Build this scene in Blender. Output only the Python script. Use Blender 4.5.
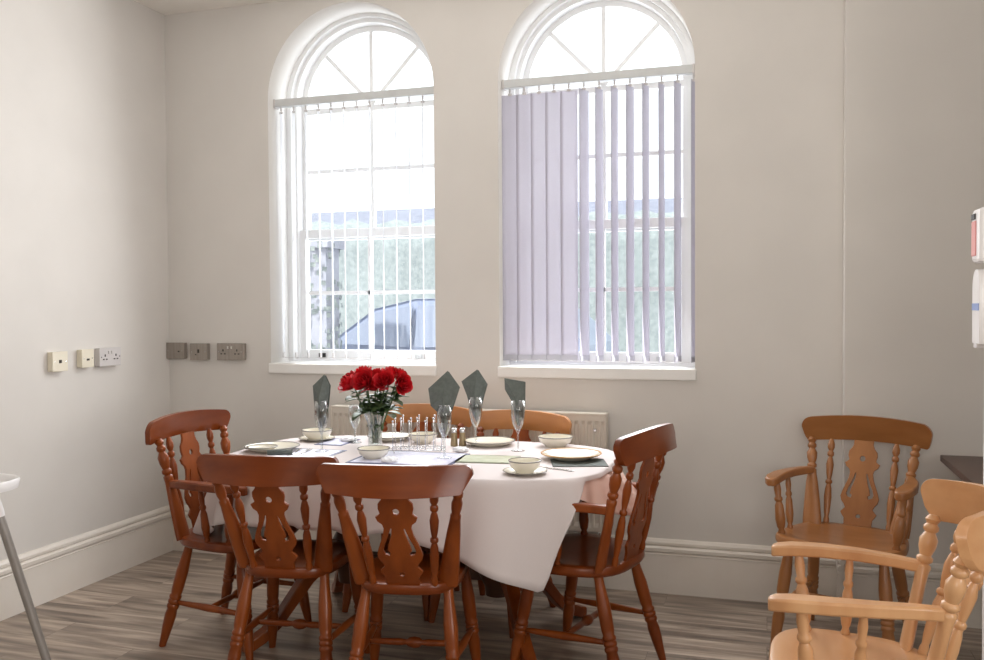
import bpy, bmesh, math, random
from mathutils import Vector, Matrix
from math import sin, cos, pi, radians, sqrt
random.seed(7)
for o in list(bpy.data.objects): bpy.data.objects.remove(o, do_unlink=True)
S = bpy.context.scene
C = S.collection

# ------------------------------------------------------------ camera
CAMZ = 1.40
def make_camera():
    f, yaw, p, r = 889.9, .3003, .0247, -.006
    cy, sy = cos(yaw), sin(yaw)
    fwd = Vector((-sy, cy, 0)); right = Vector((cy, sy, 0)); up = Vector((0, 0, 1))
    f2 = fwd*cos(p) - up*sin(p); u2 = up*cos(p) + fwd*sin(p)
    r2 = right*cos(r) + u2*sin(r); u3 = u2*cos(r) - right*sin(r)
    cam = bpy.data.cameras.new('camera'); o = bpy.data.objects.new('camera', cam); C.objects.link(o)
    cam.sensor_width = 36; cam.lens = 36*f/984; cam.clip_start = .05
    m = Matrix((r2, u3, -f2)).transposed().to_4x4(); m.translation = (0, 0, CAMZ)
    o.matrix_world = m; S.camera = o
make_camera()

# ------------------------------------------------------------ world, lights, exposure
S.view_settings.view_transform = 'Standard'; S.view_settings.look = 'None'
S.view_settings.gamma = 1; S.view_settings.use_curve_mapping = False
S.view_settings.exposure = 0.0
w = bpy.data.worlds.new('world'); S.world = w; w.use_nodes = True
bg = w.node_tree.nodes['Background']; bg.inputs[0].default_value = (.93, .96, 1, 1); bg.inputs[1].default_value = 1.7
def area(name, loc, target, size, power, col=(1, 1, 1), spread=180):
    l = bpy.data.lights.new(name, 'AREA'); l.shape = 'RECTANGLE'; l.size, l.size_y = size; l.energy = power; l.color = col
    l.spread = radians(spread)
    o = bpy.data.objects.new(name, l); C.objects.link(o); o.location = loc
    d = Vector(target) - Vector(loc); o.rotation_euler = d.to_track_quat('-Z', 'Y').to_euler()
    return o
WX = (-2.1635, -.8265)       # window centres
for i, x in enumerate(WX):   # daylight at each window: on the reveals and blind, and onward into the room
    area('window_daylight', (x, 4.95, 2.1), (x + .1, 0, 2.0), (.95, 2.1), 22, (.93, .96, 1))
    area('window_daylight', (x, 4.34, 2.0), (x + (.9, .1)[i], 0, 1.5), (.88, 1.9), (27, 32)[i], (.96, .98, 1))
area('ceiling_fill', (.2, .6, 3.05), (-.1, 1.0, 0), (2.4, 1.8), 9, (1, .95, .89))  # unseen fill lamp added overhead, soft warm light for the room
area('right_fill', (2.6, -.3, 1.9), (-3.3, 1.6, .9), (2.4, 1.9), 34, (1, 1, .99), 90)  # unseen fill lamp added at the right to brighten the left wall
area('rear_fill', (.4, -3.2, 2.2), (1.3, 4, 3.5), (3.2, 1.4), 32, (1, .97, .92), 70)  # unseen fill lamp added at the rear, lifts upper walls and ceiling
sun = bpy.data.lights.new('sun', 'SUN'); sun.energy = 3.6; sun.angle = radians(2); sun.color = (1, .97, .93)
so = bpy.data.objects.new('sun', sun); C.objects.link(so); so.rotation_euler = Vector((.35, 1, -1.0)).to_track_quat('-Z', 'Y').to_euler()

# ------------------------------------------------------------ materials
def lin(c):
    return tuple(((x/255)/12.92 if x/255 <= .04045 else ((x/255+.055)/1.055)**2.4) for x in c)
def base_mat(name, col, rough=.5, metal=0, coat=0, spec=.5):
    m = bpy.data.materials.new(name); m.use_nodes = True
    b = m.node_tree.nodes['Principled BSDF']
    b.inputs['Base Color'].default_value = (*lin(col), 1); b.inputs['Roughness'].default_value = rough
    b.inputs['Metallic'].default_value = metal; b.inputs['Coat Weight'].default_value = coat
    b.inputs['Specular IOR Level'].default_value = spec
    return m, m.node_tree, b
def noise_mat(name, c1, c2, scale=8, rough=.5, stretch=(1, 1, 1), detail=4, bump=0, coat=0, metal=0, coords='Object', lo=.35, hi=.65, spec=.5):
    m, nt, b = base_mat(name, c1, rough, metal, coat, spec)
    N = nt.nodes; L = nt.links
    tc = N.new('ShaderNodeTexCoord'); mp = N.new('ShaderNodeMapping'); mp.inputs['Scale'].default_value = stretch
    n = N.new('ShaderNodeTexNoise'); n.inputs['Scale'].default_value = scale; n.inputs['Detail'].default_value = detail
    r = N.new('ShaderNodeValToRGB'); r.color_ramp.elements[0].position = lo; r.color_ramp.elements[1].position = hi
    r.color_ramp.elements[0].color = (*lin(c1), 1); r.color_ramp.elements[1].color = (*lin(c2), 1)
    L.new(tc.outputs[coords], mp.inputs[0]); L.new(mp.outputs[0], n.inputs['Vector']); L.new(n.outputs['Fac'], r.inputs[0])
    L.new(r.outputs[0], b.inputs['Base Color'])
    if bump:
        bp = N.new('ShaderNodeBump'); bp.inputs['Strength'].default_value = bump; bp.inputs['Distance'].default_value = .01
        L.new(n.outputs['Fac'], bp.inputs['Height']); L.new(bp.outputs[0], b.inputs['Normal'])
    return m
M = {}
M['wall'] = noise_mat('wall_paint', (216, 211, 205), (220, 215, 209), 3, .8, bump=.02)
M['reveal'] = noise_mat('white_reveal_paint', (238, 236, 232), (243, 241, 238), 3, .55)
M['ceil'] = noise_mat('ceiling_paint', (240, 235, 228), (243, 238, 231), 2, .85)
M['trim'] = noise_mat('trim_gloss', (228, 220, 210), (233, 226, 217), 4, .35)
M['upvc'] = noise_mat('window_white', (240, 240, 240), (246, 246, 246), 4, .35)
M['radiator'] = noise_mat('radiator_cream', (214, 205, 192), (220, 212, 200), 3, .4)
M['wood'] = noise_mat('reddish_varnished_pine', (108, 47, 13), (144, 72, 26), 9, .32, (1, 1, .22), 5, coat=.10, spec=.3, coords='Object')
M['wood_tan'] = noise_mat('tan_varnished_pine', (202, 146, 98), (222, 172, 124), 9, .33, (1, 1, .22), 5, coat=.25)
M['wood_mid'] = noise_mat('brown_varnished_pine', (148, 94, 50), (172, 116, 68), 9, .36, (1, 1, .22), 5, coat=.2)
M['wood_rail'] = noise_mat('reddish_pine_cross_grain', (102, 43, 11), (134, 64, 22), 9, .28, (.2, 1, 1), 5, coat=.12, spec=.3)
M['tan_rail'] = noise_mat('tan_pine_cross_grain', (202, 146, 98), (222, 172, 124), 9, .33, (.2, .9, 1), 5, coat=.25)
M['mid_rail'] = noise_mat('brown_pine_cross_grain', (148, 94, 50), (172, 116, 68), 9, .33, (.2, .9, 1), 5, coat=.2)
M['wood_crest'] = noise_mat('honey_varnished_pine', (186, 122, 68), (206, 144, 88), 9, .35, (.22, 1, 1), 5, coat=.25)
M['darkwood'] = noise_mat('dark_table_wood', (66, 36, 22), (84, 48, 29), 8, .35, (.3, 1, 1), 5, coat=.2)
M['walnut'] = noise_mat('dark_brown_laminate', (74, 54, 46), (88, 66, 56), 8, .4, (1, .2, 1), 5)
M['cloth'] = noise_mat('white_cotton', (212, 202, 200), (215, 205, 203), 500, .85, bump=.03)
M['pink'] = noise_mat('pink_cotton', (238, 204, 190), (240, 207, 194), 500, .85, bump=.03)
M['china'] = noise_mat('cream_china', (232, 226, 208), (236, 230, 214), 6, .18, coat=.4)
M['china_rim'] = noise_mat('grey_rim_glaze', (120, 118, 112), (134, 130, 122), 6, .25)
M['gold_rim'] = noise_mat('ochre_rim_glaze', (190, 140, 74), (204, 154, 88), 6, .3)
M['weight'] = noise_mat('grey_blind_weight', (166, 164, 172), (176, 174, 182), 10, .7)
M['brass'] = noise_mat('dull_brass', (150, 132, 100), (162, 144, 112), 6, .35, metal=.4)
M['napkin'] = noise_mat('dark_grey_green_napkin', (92, 98, 94), (104, 110, 105), 50, .85, bump=.1)
M['mat'] = noise_mat('lavender_woven_mat', (190, 190, 214), (226, 226, 240), 40, .4, (1, 6, 1), 3, lo=.42, hi=.58)
M['mat_edge'] = noise_mat('navy_mat_border', (66, 70, 104), (84, 88, 124), 40, .5)
M['green_mat'] = noise_mat('pale_green_card', (196, 204, 178), (212, 218, 196), 20, .25)
M['card_edge'] = noise_mat('olive_card_border', (112, 118, 94), (126, 132, 106), 20, .3)
M['paper'] = noise_mat('white_tissue', (240, 240, 244), (248, 248, 250), 30, .8, bump=.2)
M['steel'] = noise_mat('polished_steel', (205, 205, 205), (225, 225, 225), 10, .15, metal=1)
M['brushed'] = noise_mat('brushed_steel_plate', (150, 141, 132), (163, 154, 145), 60, .4, (1, 1, .1), metal=.35)
M['cream_plastic'] = noise_mat('cream_plastic', (226, 217, 196), (231, 223, 203), 10, .4)
M['light_plastic'] = noise_mat('grey_white_plastic', (205, 200, 198), (212, 207, 205), 10, .4)
M['black'] = noise_mat('black_plastic', (26, 24, 24), (34, 32, 32), 10, .5)
M['hole'] = noise_mat('dark_socket_hole', (52, 44, 40), (60, 52, 46), 10, .7)
M['white_plastic'] = noise_mat('white_plastic', (236, 232, 230), (242, 239, 238), 8, .3)
M['red'] = noise_mat('red_print', (216, 140, 134), (222, 148, 142), 8, .5)
M['blue'] = noise_mat('blue_print', (120, 140, 190), (130, 150, 200), 8, .5)
M['alu'] = noise_mat('grey_aluminium', (150, 144, 138), (162, 156, 150), 10, .4, metal=.3)
M['rail'] = noise_mat('grey_blind_rail', (204, 206, 206), (212, 214, 214), 10, .4, metal=0)
M['rose'] = noise_mat('red_petal', (176, 8, 20), (206, 20, 34), 30, .55)
M['leaf'] = noise_mat('dark_green_leaf', (52, 74, 40), (78, 100, 58), 25, .45)
M['stem'] = noise_mat('green_stem', (70, 94, 52), (84, 108, 62), 20, .5)
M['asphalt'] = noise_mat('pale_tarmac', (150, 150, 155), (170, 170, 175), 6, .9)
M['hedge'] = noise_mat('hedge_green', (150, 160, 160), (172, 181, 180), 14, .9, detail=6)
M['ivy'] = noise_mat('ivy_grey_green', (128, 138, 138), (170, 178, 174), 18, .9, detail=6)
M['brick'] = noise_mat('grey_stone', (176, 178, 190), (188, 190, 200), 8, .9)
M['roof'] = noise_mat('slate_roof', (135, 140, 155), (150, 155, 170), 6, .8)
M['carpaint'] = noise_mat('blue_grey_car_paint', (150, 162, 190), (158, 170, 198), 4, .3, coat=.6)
M['tyre'] = noise_mat('tyre_rubber', (40, 40, 42), (50, 50, 52), 10, .8)
M['tail'] = noise_mat('tail_lamp_red', (190, 60, 60), (200, 70, 70), 10, .3)

def glass_mat(name, tint=(1, 1, 1), refl=.12, edge=.5):
    m = bpy.data.materials.new(name); m.use_nodes = True; nt = m.node_tree; N = nt.nodes; L = nt.links
    N.remove(N['Principled BSDF']); out = N['Material Output']
    t = N.new('ShaderNodeBsdfTransparent'); t.inputs[0].default_value = (*tint, 1)
    g = N.new('ShaderNodeBsdfGlossy'); g.inputs['Roughness'].default_value = .03
    lw = N.new('ShaderNodeLayerWeight'); lw.inputs[0].default_value = edge*.8
    ma = N.new('ShaderNodeMath'); ma.operation = 'MULTIPLY_ADD'; ma.inputs[1].default_value = .75; ma.inputs[2].default_value = refl*.3
    mx = N.new('ShaderNodeMixShader')
    L.new(lw.outputs['Facing'], ma.inputs[0]); L.new(ma.outputs[0], mx.inputs[0])
    L.new(t.outputs[0], mx.inputs[1]); L.new(g.outputs[0], mx.inputs[2]); L.new(mx.outputs[0], out.inputs[0])
    return m
M['pane'] = glass_mat('window_glass', (.97, .98, .98), .08, .12)
M['glass'] = glass_mat('drinking_glass', (.93, .95, .95), .25, .45)
M['vase'] = glass_mat('vase_glass', (.90, .93, .91), .25, .45)
M['carglass'] = base_mat('car_glass', (140, 150, 170), .3)[0]
def blind_mat(name, col, transp, transl):
    m = bpy.data.materials.new(name); m.use_nodes = True; nt = m.node_tree; N = nt.nodes; L = nt.links
    N.remove(N['Principled BSDF']); out = N['Material Output']
    d = N.new('ShaderNodeBsdfDiffuse'); tl = N.new('ShaderNodeBsdfTranslucent'); tr = N.new('ShaderNodeBsdfTransparent')
    n = N.new('ShaderNodeTexNoise'); n.inputs['Scale'].default_value = 220
    tc = N.new('ShaderNodeTexCoord'); L.new(tc.outputs['Object'], n.inputs['Vector'])
    r = N.new('ShaderNodeValToRGB'); r.color_ramp.elements[0].color = (*lin(col), 1)
    r.color_ramp.elements[1].color = (*lin(tuple(min(255, c+8) for c in col)), 1)
    L.new(n.outputs['Fac'], r.inputs[0]); L.new(r.outputs[0], d.inputs[0]); L.new(r.outputs[0], tl.inputs[0])
    m1 = N.new('ShaderNodeMixShader'); m1.inputs[0].default_value = transl
    m2 = N.new('ShaderNodeMixShader'); m2.inputs[0].default_value = transp
    L.new(d.outputs[0], m1.inputs[1]); L.new(tl.outputs[0], m1.inputs[2])
    L.new(m1.outputs[0], m2.inputs[1]); L.new(tr.outputs[0], m2.inputs[2]); L.new(m2.outputs[0], out.inputs[0])
    return m
M['blind'] = blind_mat('sheer_blind_fabric', (212, 208, 217), .20, .42)
M['blind_white'] = blind_mat('white_blind_fabric', (244, 244, 246), .15, .5)
# floor: grey-brown laminate planks running along X
def floor_mat():
    m, nt, b = base_mat('grey_brown_laminate_floor', (140, 120, 105), .34, coat=.0)
    N = nt.nodes; L = nt.links
    tc = N.new('ShaderNodeTexCoord')
    br = N.new('ShaderNodeTexBrick'); br.offset = .37; br.inputs['Scale'].default_value = 1
    br.inputs['Brick Width'].default_value = 1.25; br.inputs['Row Height'].default_value = .19
    br.inputs['Mortar Size'].default_value = .0018; br.inputs['Mortar Smooth'].default_value = .2
    br.inputs['Color1'].default_value = (.6, .6, .6, 1); br.inputs['Color2'].default_value = (1, 1, 1, 1); br.inputs['Mortar'].default_value = (0, 0, 0, 1)
    L.new(tc.outputs['Object'], br.inputs['Vector'])
    mp = N.new('ShaderNodeMapping'); mp.inputs['Scale'].default_value = (.9, 9, 1)
    n = N.new('ShaderNodeTexNoise'); n.inputs['Scale'].default_value = 2.2; n.inputs['Detail'].default_value = 7; n.inputs['Distortion'].default_value = .6
    # shift the grain per plank
    ad = N.new('ShaderNodeVectorMath'); ad.operation = 'ADD'
    sc = N.new('ShaderNodeVectorMath'); sc.operation = 'SCALE'; sc.inputs['Scale'].default_value = 7.3
    L.new(br.outputs['Color'], sc.inputs[0]); L.new(tc.outputs['Object'], ad.inputs[0]); L.new(sc.outputs[0], ad.inputs[1])
    L.new(ad.outputs[0], mp.inputs[0]); L.new(mp.outputs[0], n.inputs['Vector'])
    r = N.new('ShaderNodeValToRGB'); e = r.color_ramp.elements
    e[0].position = .3; e[0].color = (*lin((108, 94, 84)), 1); e[1].position = .72; e[1].color = (*lin((206, 188, 170)), 1)
    x = e.new(.5); x.color = (*lin((158, 141, 126)), 1)
    L.new(n.outputs['Fac'], r.inputs[0])
    mx = N.new('ShaderNodeMix'); mx.data_type = 'RGBA'; mx.blend_type = 'MULTIPLY'; mx.inputs[0].default_value = .45
    L.new(r.outputs[0], mx.inputs[6]); L.new(br.outputs['Color'], mx.inputs[7])
    L.new(mx.outputs[2], b.inputs['Base Color'])
    bp = N.new('ShaderNodeBump'); bp.inputs['Strength'].default_value = .12; bp.inputs['Distance'].default_value = .004
    L.new(n.outputs['Fac'], bp.inputs['Height']); L.new(bp.outputs[0], b.inputs['Normal'])
    return m
M['floor'] = floor_mat()

# ------------------------------------------------------------ mesh helpers
def link(name, bm, mat, parent=None, smooth=False, bevel=0, kind=None, subsurf=0, autos=None):
    me = bpy.data.meshes.new(name)
    bmesh.ops.recalc_face_normals(bm, faces=bm.faces[:])
    bm.to_mesh(me); bm.free()
    mats = mat if isinstance(mat, (list, tuple)) else [mat]
    for x in mats: me.materials.append(x)
    o = bpy.data.objects.new(name, me); C.objects.link(o)
    if smooth:
        for p in me.polygons: p.use_smooth = True
        if autos:
            me.set_sharp_from_angle(angle=radians(autos))
    if bevel:
        b = o.modifiers.new('bevel', 'BEVEL'); b.width = bevel; b.segments = 2; b.limit_method = 'ANGLE'; b.angle_limit = radians(40)
    if subsurf:
        s = o.modifiers.new('sub', 'SUBSURF'); s.levels = subsurf; s.render_levels = subsurf
    if parent: o.parent = parent
    if kind: o['kind'] = kind
    return o
def thing(name, label, cat, loc=(0, 0, 0), rz=0, group=None):
    o = bpy.data.objects.new(name, None); C.objects.link(o); o.location = loc; o.rotation_euler = (0, 0, rz)
    o.empty_display_size = .1
    o['label'] = label; o['category'] = cat
    if group: o['group'] = group
    return o
def tag(o, label, cat, group=None):
    o['label'] = label; o['category'] = cat
    if group: o['group'] = group
    return o
def dup(root, loc, rz, label, group=None, rot=None):
    r = root.copy(); C.objects.link(r); r.location = loc; r.rotation_euler = rot or (0, 0, rz); r['label'] = label
    if group: r['group'] = group
    for ch in list(root.children):
        c = ch.copy(); C.objects.link(c); c.parent = r
        for g in list(ch.children):
            d = g.copy(); C.objects.link(d); d.parent = c
    return r
def box(bm, x0, x1, y0, y1, z0, z1, mi=0):
    v = [bm.verts.new(p) for p in ((x0, y0, z0), (x1, y0, z0), (x1, y1, z0), (x0, y1, z0), (x0, y0, z1), (x1, y0, z1), (x1, y1, z1), (x0, y1, z1))]
    for f in ((0, 3, 2, 1), (4, 5, 6, 7), (0, 1, 5, 4), (1, 2, 6, 5), (2, 3, 7, 6), (3, 0, 4, 7)):
        bm.faces.new([v[i] for i in f]).material_index = mi
def turn(bm, P0, P1, prof, seg=14, sx=1.0, xdir=None):
    """turned bar from P0 to P1; prof = list of (t, radius) or (t, rx, ry)"""
    P0 = Vector(P0); P1 = Vector(P1); d = (P1-P0); L = d.length; d.normalize()
    x = Vector(xdir) if xdir else (Vector((1, 0, 0)) if abs(d.x) < .9 else Vector((0, 1, 0)))
    x = (x - d*x.dot(d)).normalized(); y = d.cross(x)
    rings = []
    for p in prof:
        rx = p[1]; ry = p[2] if len(p) > 2 else p[1]
        c = P0 + d*L*p[0]
        rings.append([bm.verts.new(c + x*rx*cos(2*pi*i/seg) + y*ry*sin(2*pi*i/seg)) for i in range(seg)])
    for a, b in zip(rings, rings[1:]):
        for i in range(seg): bm.faces.new((a[i], a[(i+1) % seg], b[(i+1) % seg], b[i]))
    bm.faces.new(rings[0][::-1]); bm.faces.new(rings[-1])
def tube(bm, pts, r, seg=8, caps=True):
    pts = [Vector(p) for p in pts]; rr = r if isinstance(r, (list, tuple)) else [r]*len(pts)
    rings = []; prev = None
    for i, p in enumerate(pts):
        d = (pts[min(i+1, len(pts)-1)] - pts[max(i-1, 0)]).normalized()
        if prev is None: x = d.orthogonal().normalized()
        else: x = (prev - d*prev.dot(d)).normalized()
        prev = x; y = d.cross(x)
        rings.append([bm.verts.new(p + (x*cos(2*pi*k/seg) + y*sin(2*pi*k/seg))*rr[i]) for k in range(seg)])
    for a, b in zip(rings, rings[1:]):
        for k in range(seg): bm.faces.new((a[k], a[(k+1) % seg], b[(k+1) % seg], b[k]))
    if caps: bm.faces.new(rings[0][::-1]); bm.faces.new(rings[-1])
def lathe(bm, prof, seg=32, c=(0, 0, 0), close=False):
    rings = []
    for r, z in prof:
        if r < 1e-5: rings.append([bm.verts.new((c[0], c[1], c[2]+z))])
        else: rings.append([bm.verts.new((c[0]+r*cos(2*pi*i/seg), c[1]+r*sin(2*pi*i/seg), c[2]+z)) for i in range(seg)])
    for a, b in zip(rings, rings[1:]):
        for i in range(seg):
            j = (i+1) % seg
            if len(a) == 1 and len(b) == 1: continue
            if len(a) == 1: bm.faces.new((a[0], b[j], b[i]))
            elif len(b) == 1: bm.faces.new((a[i], a[j], b[0]))
            else: bm.faces.new((a[i], a[j], b[j], b[i]))
def sweep(bm, prof, A, B, nrm):
    """profile of (d, z) swept from A to B, d measured along nrm"""
    A = Vector(A); B = Vector(B); n = Vector(nrm)
    a = [bm.verts.new(A + n*d + Vector((0, 0, z))) for d, z in prof]
    b = [bm.verts.new(B + n*d + Vector((0, 0, z))) for d, z in prof]
    k = len(prof)
    for i in range(k):
        bm.faces.new((a[i], a[(i+1) % k], b[(i+1) % k], b[i]))
    bm.faces.new(a); bm.faces.new(b[::-1])
def flat_mesh(loops, depth, bev=0):
    """2D loops (outer + holes) filled and extruded to +-depth; returns bmesh in the local XY plane"""
    cu = bpy.data.curves.new('tmp', 'CURVE'); cu.dimensions = '2D'; cu.fill_mode = 'BOTH'; cu.extrude = depth
    cu.bevel_depth = bev; cu.bevel_resolution = 1
    for lp in loops:
        s = cu.splines.new('POLY'); s.points.add(len(lp)-1)
        for i, (x, y) in enumerate(lp): s.points[i].co = (x, y, 0, 1)
        s.use_cyclic_u = True
    o = bpy.data.objects.new('tmp', cu); C.objects.link(o)
    bpy.context.view_layer.update()
    me = bpy.data.meshes.new_from_object(o.evaluated_get(bpy.context.evaluated_depsgraph_get()))
    bpy.data.objects.remove(o); bm = bmesh.new(); bm.from_mesh(me); bpy.data.meshes.remove(me)
    bmesh.ops.remove_doubles(bm, verts=bm.verts[:], dist=1e-5)
    return bm
def arch(xc, r, z0, zs, n=40):
    """outline of an arched opening: straight sides from z0 to zs, semicircle above"""
    return [(xc-r, z0), (xc+r, z0)] + [(xc + r*cos(pi*i/n), zs + r*sin(pi*i/n)) for i in range(n+1)]
def to_wall(bm, y):   # XY plane -> XZ plane at depth y
    for v in bm.verts: v.co = Vector((v.co.x, y - v.co.z, v.co.y))

# ------------------------------------------------------------ room shell
WY, LX, CZ = 4.389, -3.325, 3.10
ZS, RA, ZB = 2.56, .4925, 1.06
bm = bmesh.new(); box(bm, -3.6, 4.2, -3.6, 4.9, -.1, 0); link('floor', bm, M['floor'], kind='structure')
bm = bmesh.new(); box(bm, -3.6, 4.2, -3.6, 4.9, CZ, CZ+.1); link('ceiling', bm, M['ceil'], kind='structure')
bm = bmesh.new(); box(bm, LX-.2, LX, -3.6, 4.9, 0, CZ); link('wall_left', bm, M['wall'], kind='structure')
bm = flat_mesh([[(LX, 0), (.33, 0), (.33, CZ), (LX, CZ)]] + [arch(x, RA, ZB, ZS) for x in WX], .20)
to_wall(bm, WY+.20); bm.normal_update()
for f in bm.faces:
    c = f.calc_center_median()
    if abs(f.normal.y) < .5 and LX+.1 < c.x < .3 and .1 < c.z < CZ-.02: f.material_index = 1
link('wall_back', bm, [M['wall'], M['reveal']], kind='structure')
bm = bmesh.new(); box(bm, .33, 4.2, WY-.10, 4.9, 0, CZ); link('wall_breast', bm, M['wall'], kind='structure', bevel=.004)
bm = bmesh.new(); box(bm, 4.0, 4.2, -3.6, WY-.10, 0, CZ); link('wall_right', bm, M['wall'], kind='structure')
bm = bmesh.new(); box(bm, LX, 4.0, -3.6, -3.4, 0, CZ); link('wall_rear', bm, M['wall'], kind='structure')
# short wall end at the right frame
bm = bmesh.new(); box(bm, .603, .76, 2.78, 2.90, 0, CZ); link('wall_end', bm, M['reveal'], kind='structure', bevel=.003)

skirt = [(0, 0), (.020, 0), (.020, .188), (.024, .192), (.020, .198), (.014, .200), (.026, .206), (.027, .222), (.020, .230), (.012, .232), (.018, .238), (.018, .250), (.010, .262), (0, .266)]
bm = bmesh.new(); sweep(bm, skirt, (LX, WY, 0), (.33, WY, 0), (0, -1, 0)); link('baseboard_back', bm, M['trim'], kind='structure')
bm = bmesh.new(); sweep(bm, skirt, (LX, -3.4, 0), (LX, WY, 0), (1, 0, 0)); link('baseboard_left', bm, M['trim'], kind='structure')
bm = bmesh.new(); sweep(bm, skirt, (.303, WY-.10, 0), (4.0, WY-.10, 0), (0, -1, 0)); sweep(bm, skirt, (.33, WY-.13, 0), (.33, WY-.02, 0), (-1, 0, 0))
link('baseboard_breast', bm, M['trim'], kind='structure')

# ------------------------------------------------------------ windows
def ring(xc, ro, ri, z0, zi, y0, y1, inner_arch=True):
    d = (y1-y0)/2
    bm = flat_mesh([arch(xc, ro, z0, ZS+.01), arch(xc, ri, zi, ZS+.01)], d)
    to_wall(bm, (y0+y1)/2); return bm
def window(n, xc):
    root = bpy.data.objects.new('window_%d' % n, None); C.objects.link(root); root['kind'] = 'structure'; root.location = (xc, 4.6, 1.1)
    def add(name, bm, mat, **k):
        for v in bm.verts: v.co -= Vector((xc, 4.6, 1.1))
        return link(name, bm, mat, root, **k)
    add('outer_frame', ring(xc, .4925, .462, 1.06, 1.105, 4.585, 4.76), M['upvc'], bevel=.004)
    add('frame_moulding', ring(xc, .466, .440, 1.09, 1.115, 4.615, 4.75), M['upvc'], bevel=.006)
    zc = ZS+.01; ri = .410
    # upper sash with the fanlight
    bm = flat_mesh([arch(xc, .442, 1.80, zc), arch(xc, ri, 1.855, zc)], .02); to_wall(bm, 4.70)
    add('upper_sash', bm, M['upvc'], bevel=.003)
    bm = bmesh.new()
    box(bm, xc-.011, xc+.011, 4.685, 4.715, 1.84, zc+ri)
    for zz, h in ((2.20, .011), (zc-.02, .016)): box(bm, xc-.42, xc+.42, 4.687, 4.713, zz-h, zz+h)
    for sgn in (-1, 1):
        a = radians(46); dx, dz = sgn*cos(a), sin(a); px, pz = -dz, dx
        vs = []
        for y in (4.687, 4.713):
            for (t, s) in ((0, -.011), (ri+.01, -.011), (ri+.01, .011), (0, .011)):
                vs.append(bm.verts.new((xc+dx*t+px*s, y, zc+dz*t+pz*s)))
        for f in ((0, 1, 2, 3), (4, 7, 6, 5), (0, 4, 5, 1), (1, 5, 6, 2), (2, 6, 7, 3), (3, 7, 4, 0)): bm.faces.new([vs[i] for i in f])
    add('glazing_bars', bm, M['upvc'])
    # lower sash, in front
    bm = bmesh.new(); y0, y1 = 4.635, 4.675
    box(bm, xc-.442, xc-.405, y0, y1, 1.105, 1.86); box(bm, xc+.405, xc+.442, y0, y1, 1.105, 1.86)
    box(bm, xc-.405, xc+.405, y0, y1, 1.105, 1.165); box(bm, xc-.405, xc+.405, y0, y1, 1.81, 1.86)
    add('lower_sash', bm, M['upvc'], bevel=.004)
    bm = bmesh.new(); box(bm, xc-.011, xc+.011, y0+.006, y1-.006, 1.16, 1.815); box(bm, xc-.41, xc+.41, y0+.006, y1-.006, 1.482, 1.504)
    add('glazing_bars', bm, M['upvc'])
    bm = bmesh.new(); box(bm, xc-.41, xc+.41, 4.653, 4.657, 1.16, 1.815); add('lower_pane', bm, M['pane'])
    bm = flat_mesh([arch(xc, ri+.004, 1.85, zc)], .002); to_wall(bm, 4.70); add('upper_pane', bm, M['pane'])
    for dx in (-.30, .30):
        bm = bmesh.new(); box(bm, xc+dx-.020, xc+dx+.020, 4.622, 4.636, 1.122, 1.145); box(bm, xc+dx-.008, xc+dx+.008, 4.612, 4.626, 1.118, 1.128)
        add('sash_lift', bm, M['black'] if dx < 0 else M['rail'], bevel=.002)
    # timber cill board and stool
    bm = bmesh.new(); box(bm, xc-.500, xc+.500, WY-.018, WY+.001, 1.043, 1.100); box(bm, xc-.4915, xc+.4915, WY, 4.60, 1.062, 1.100)
    add('window_sill', bm, M['reveal'], bevel=.006)
    return root
for i, x in enumerate(WX): window(i+1, x)

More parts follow.
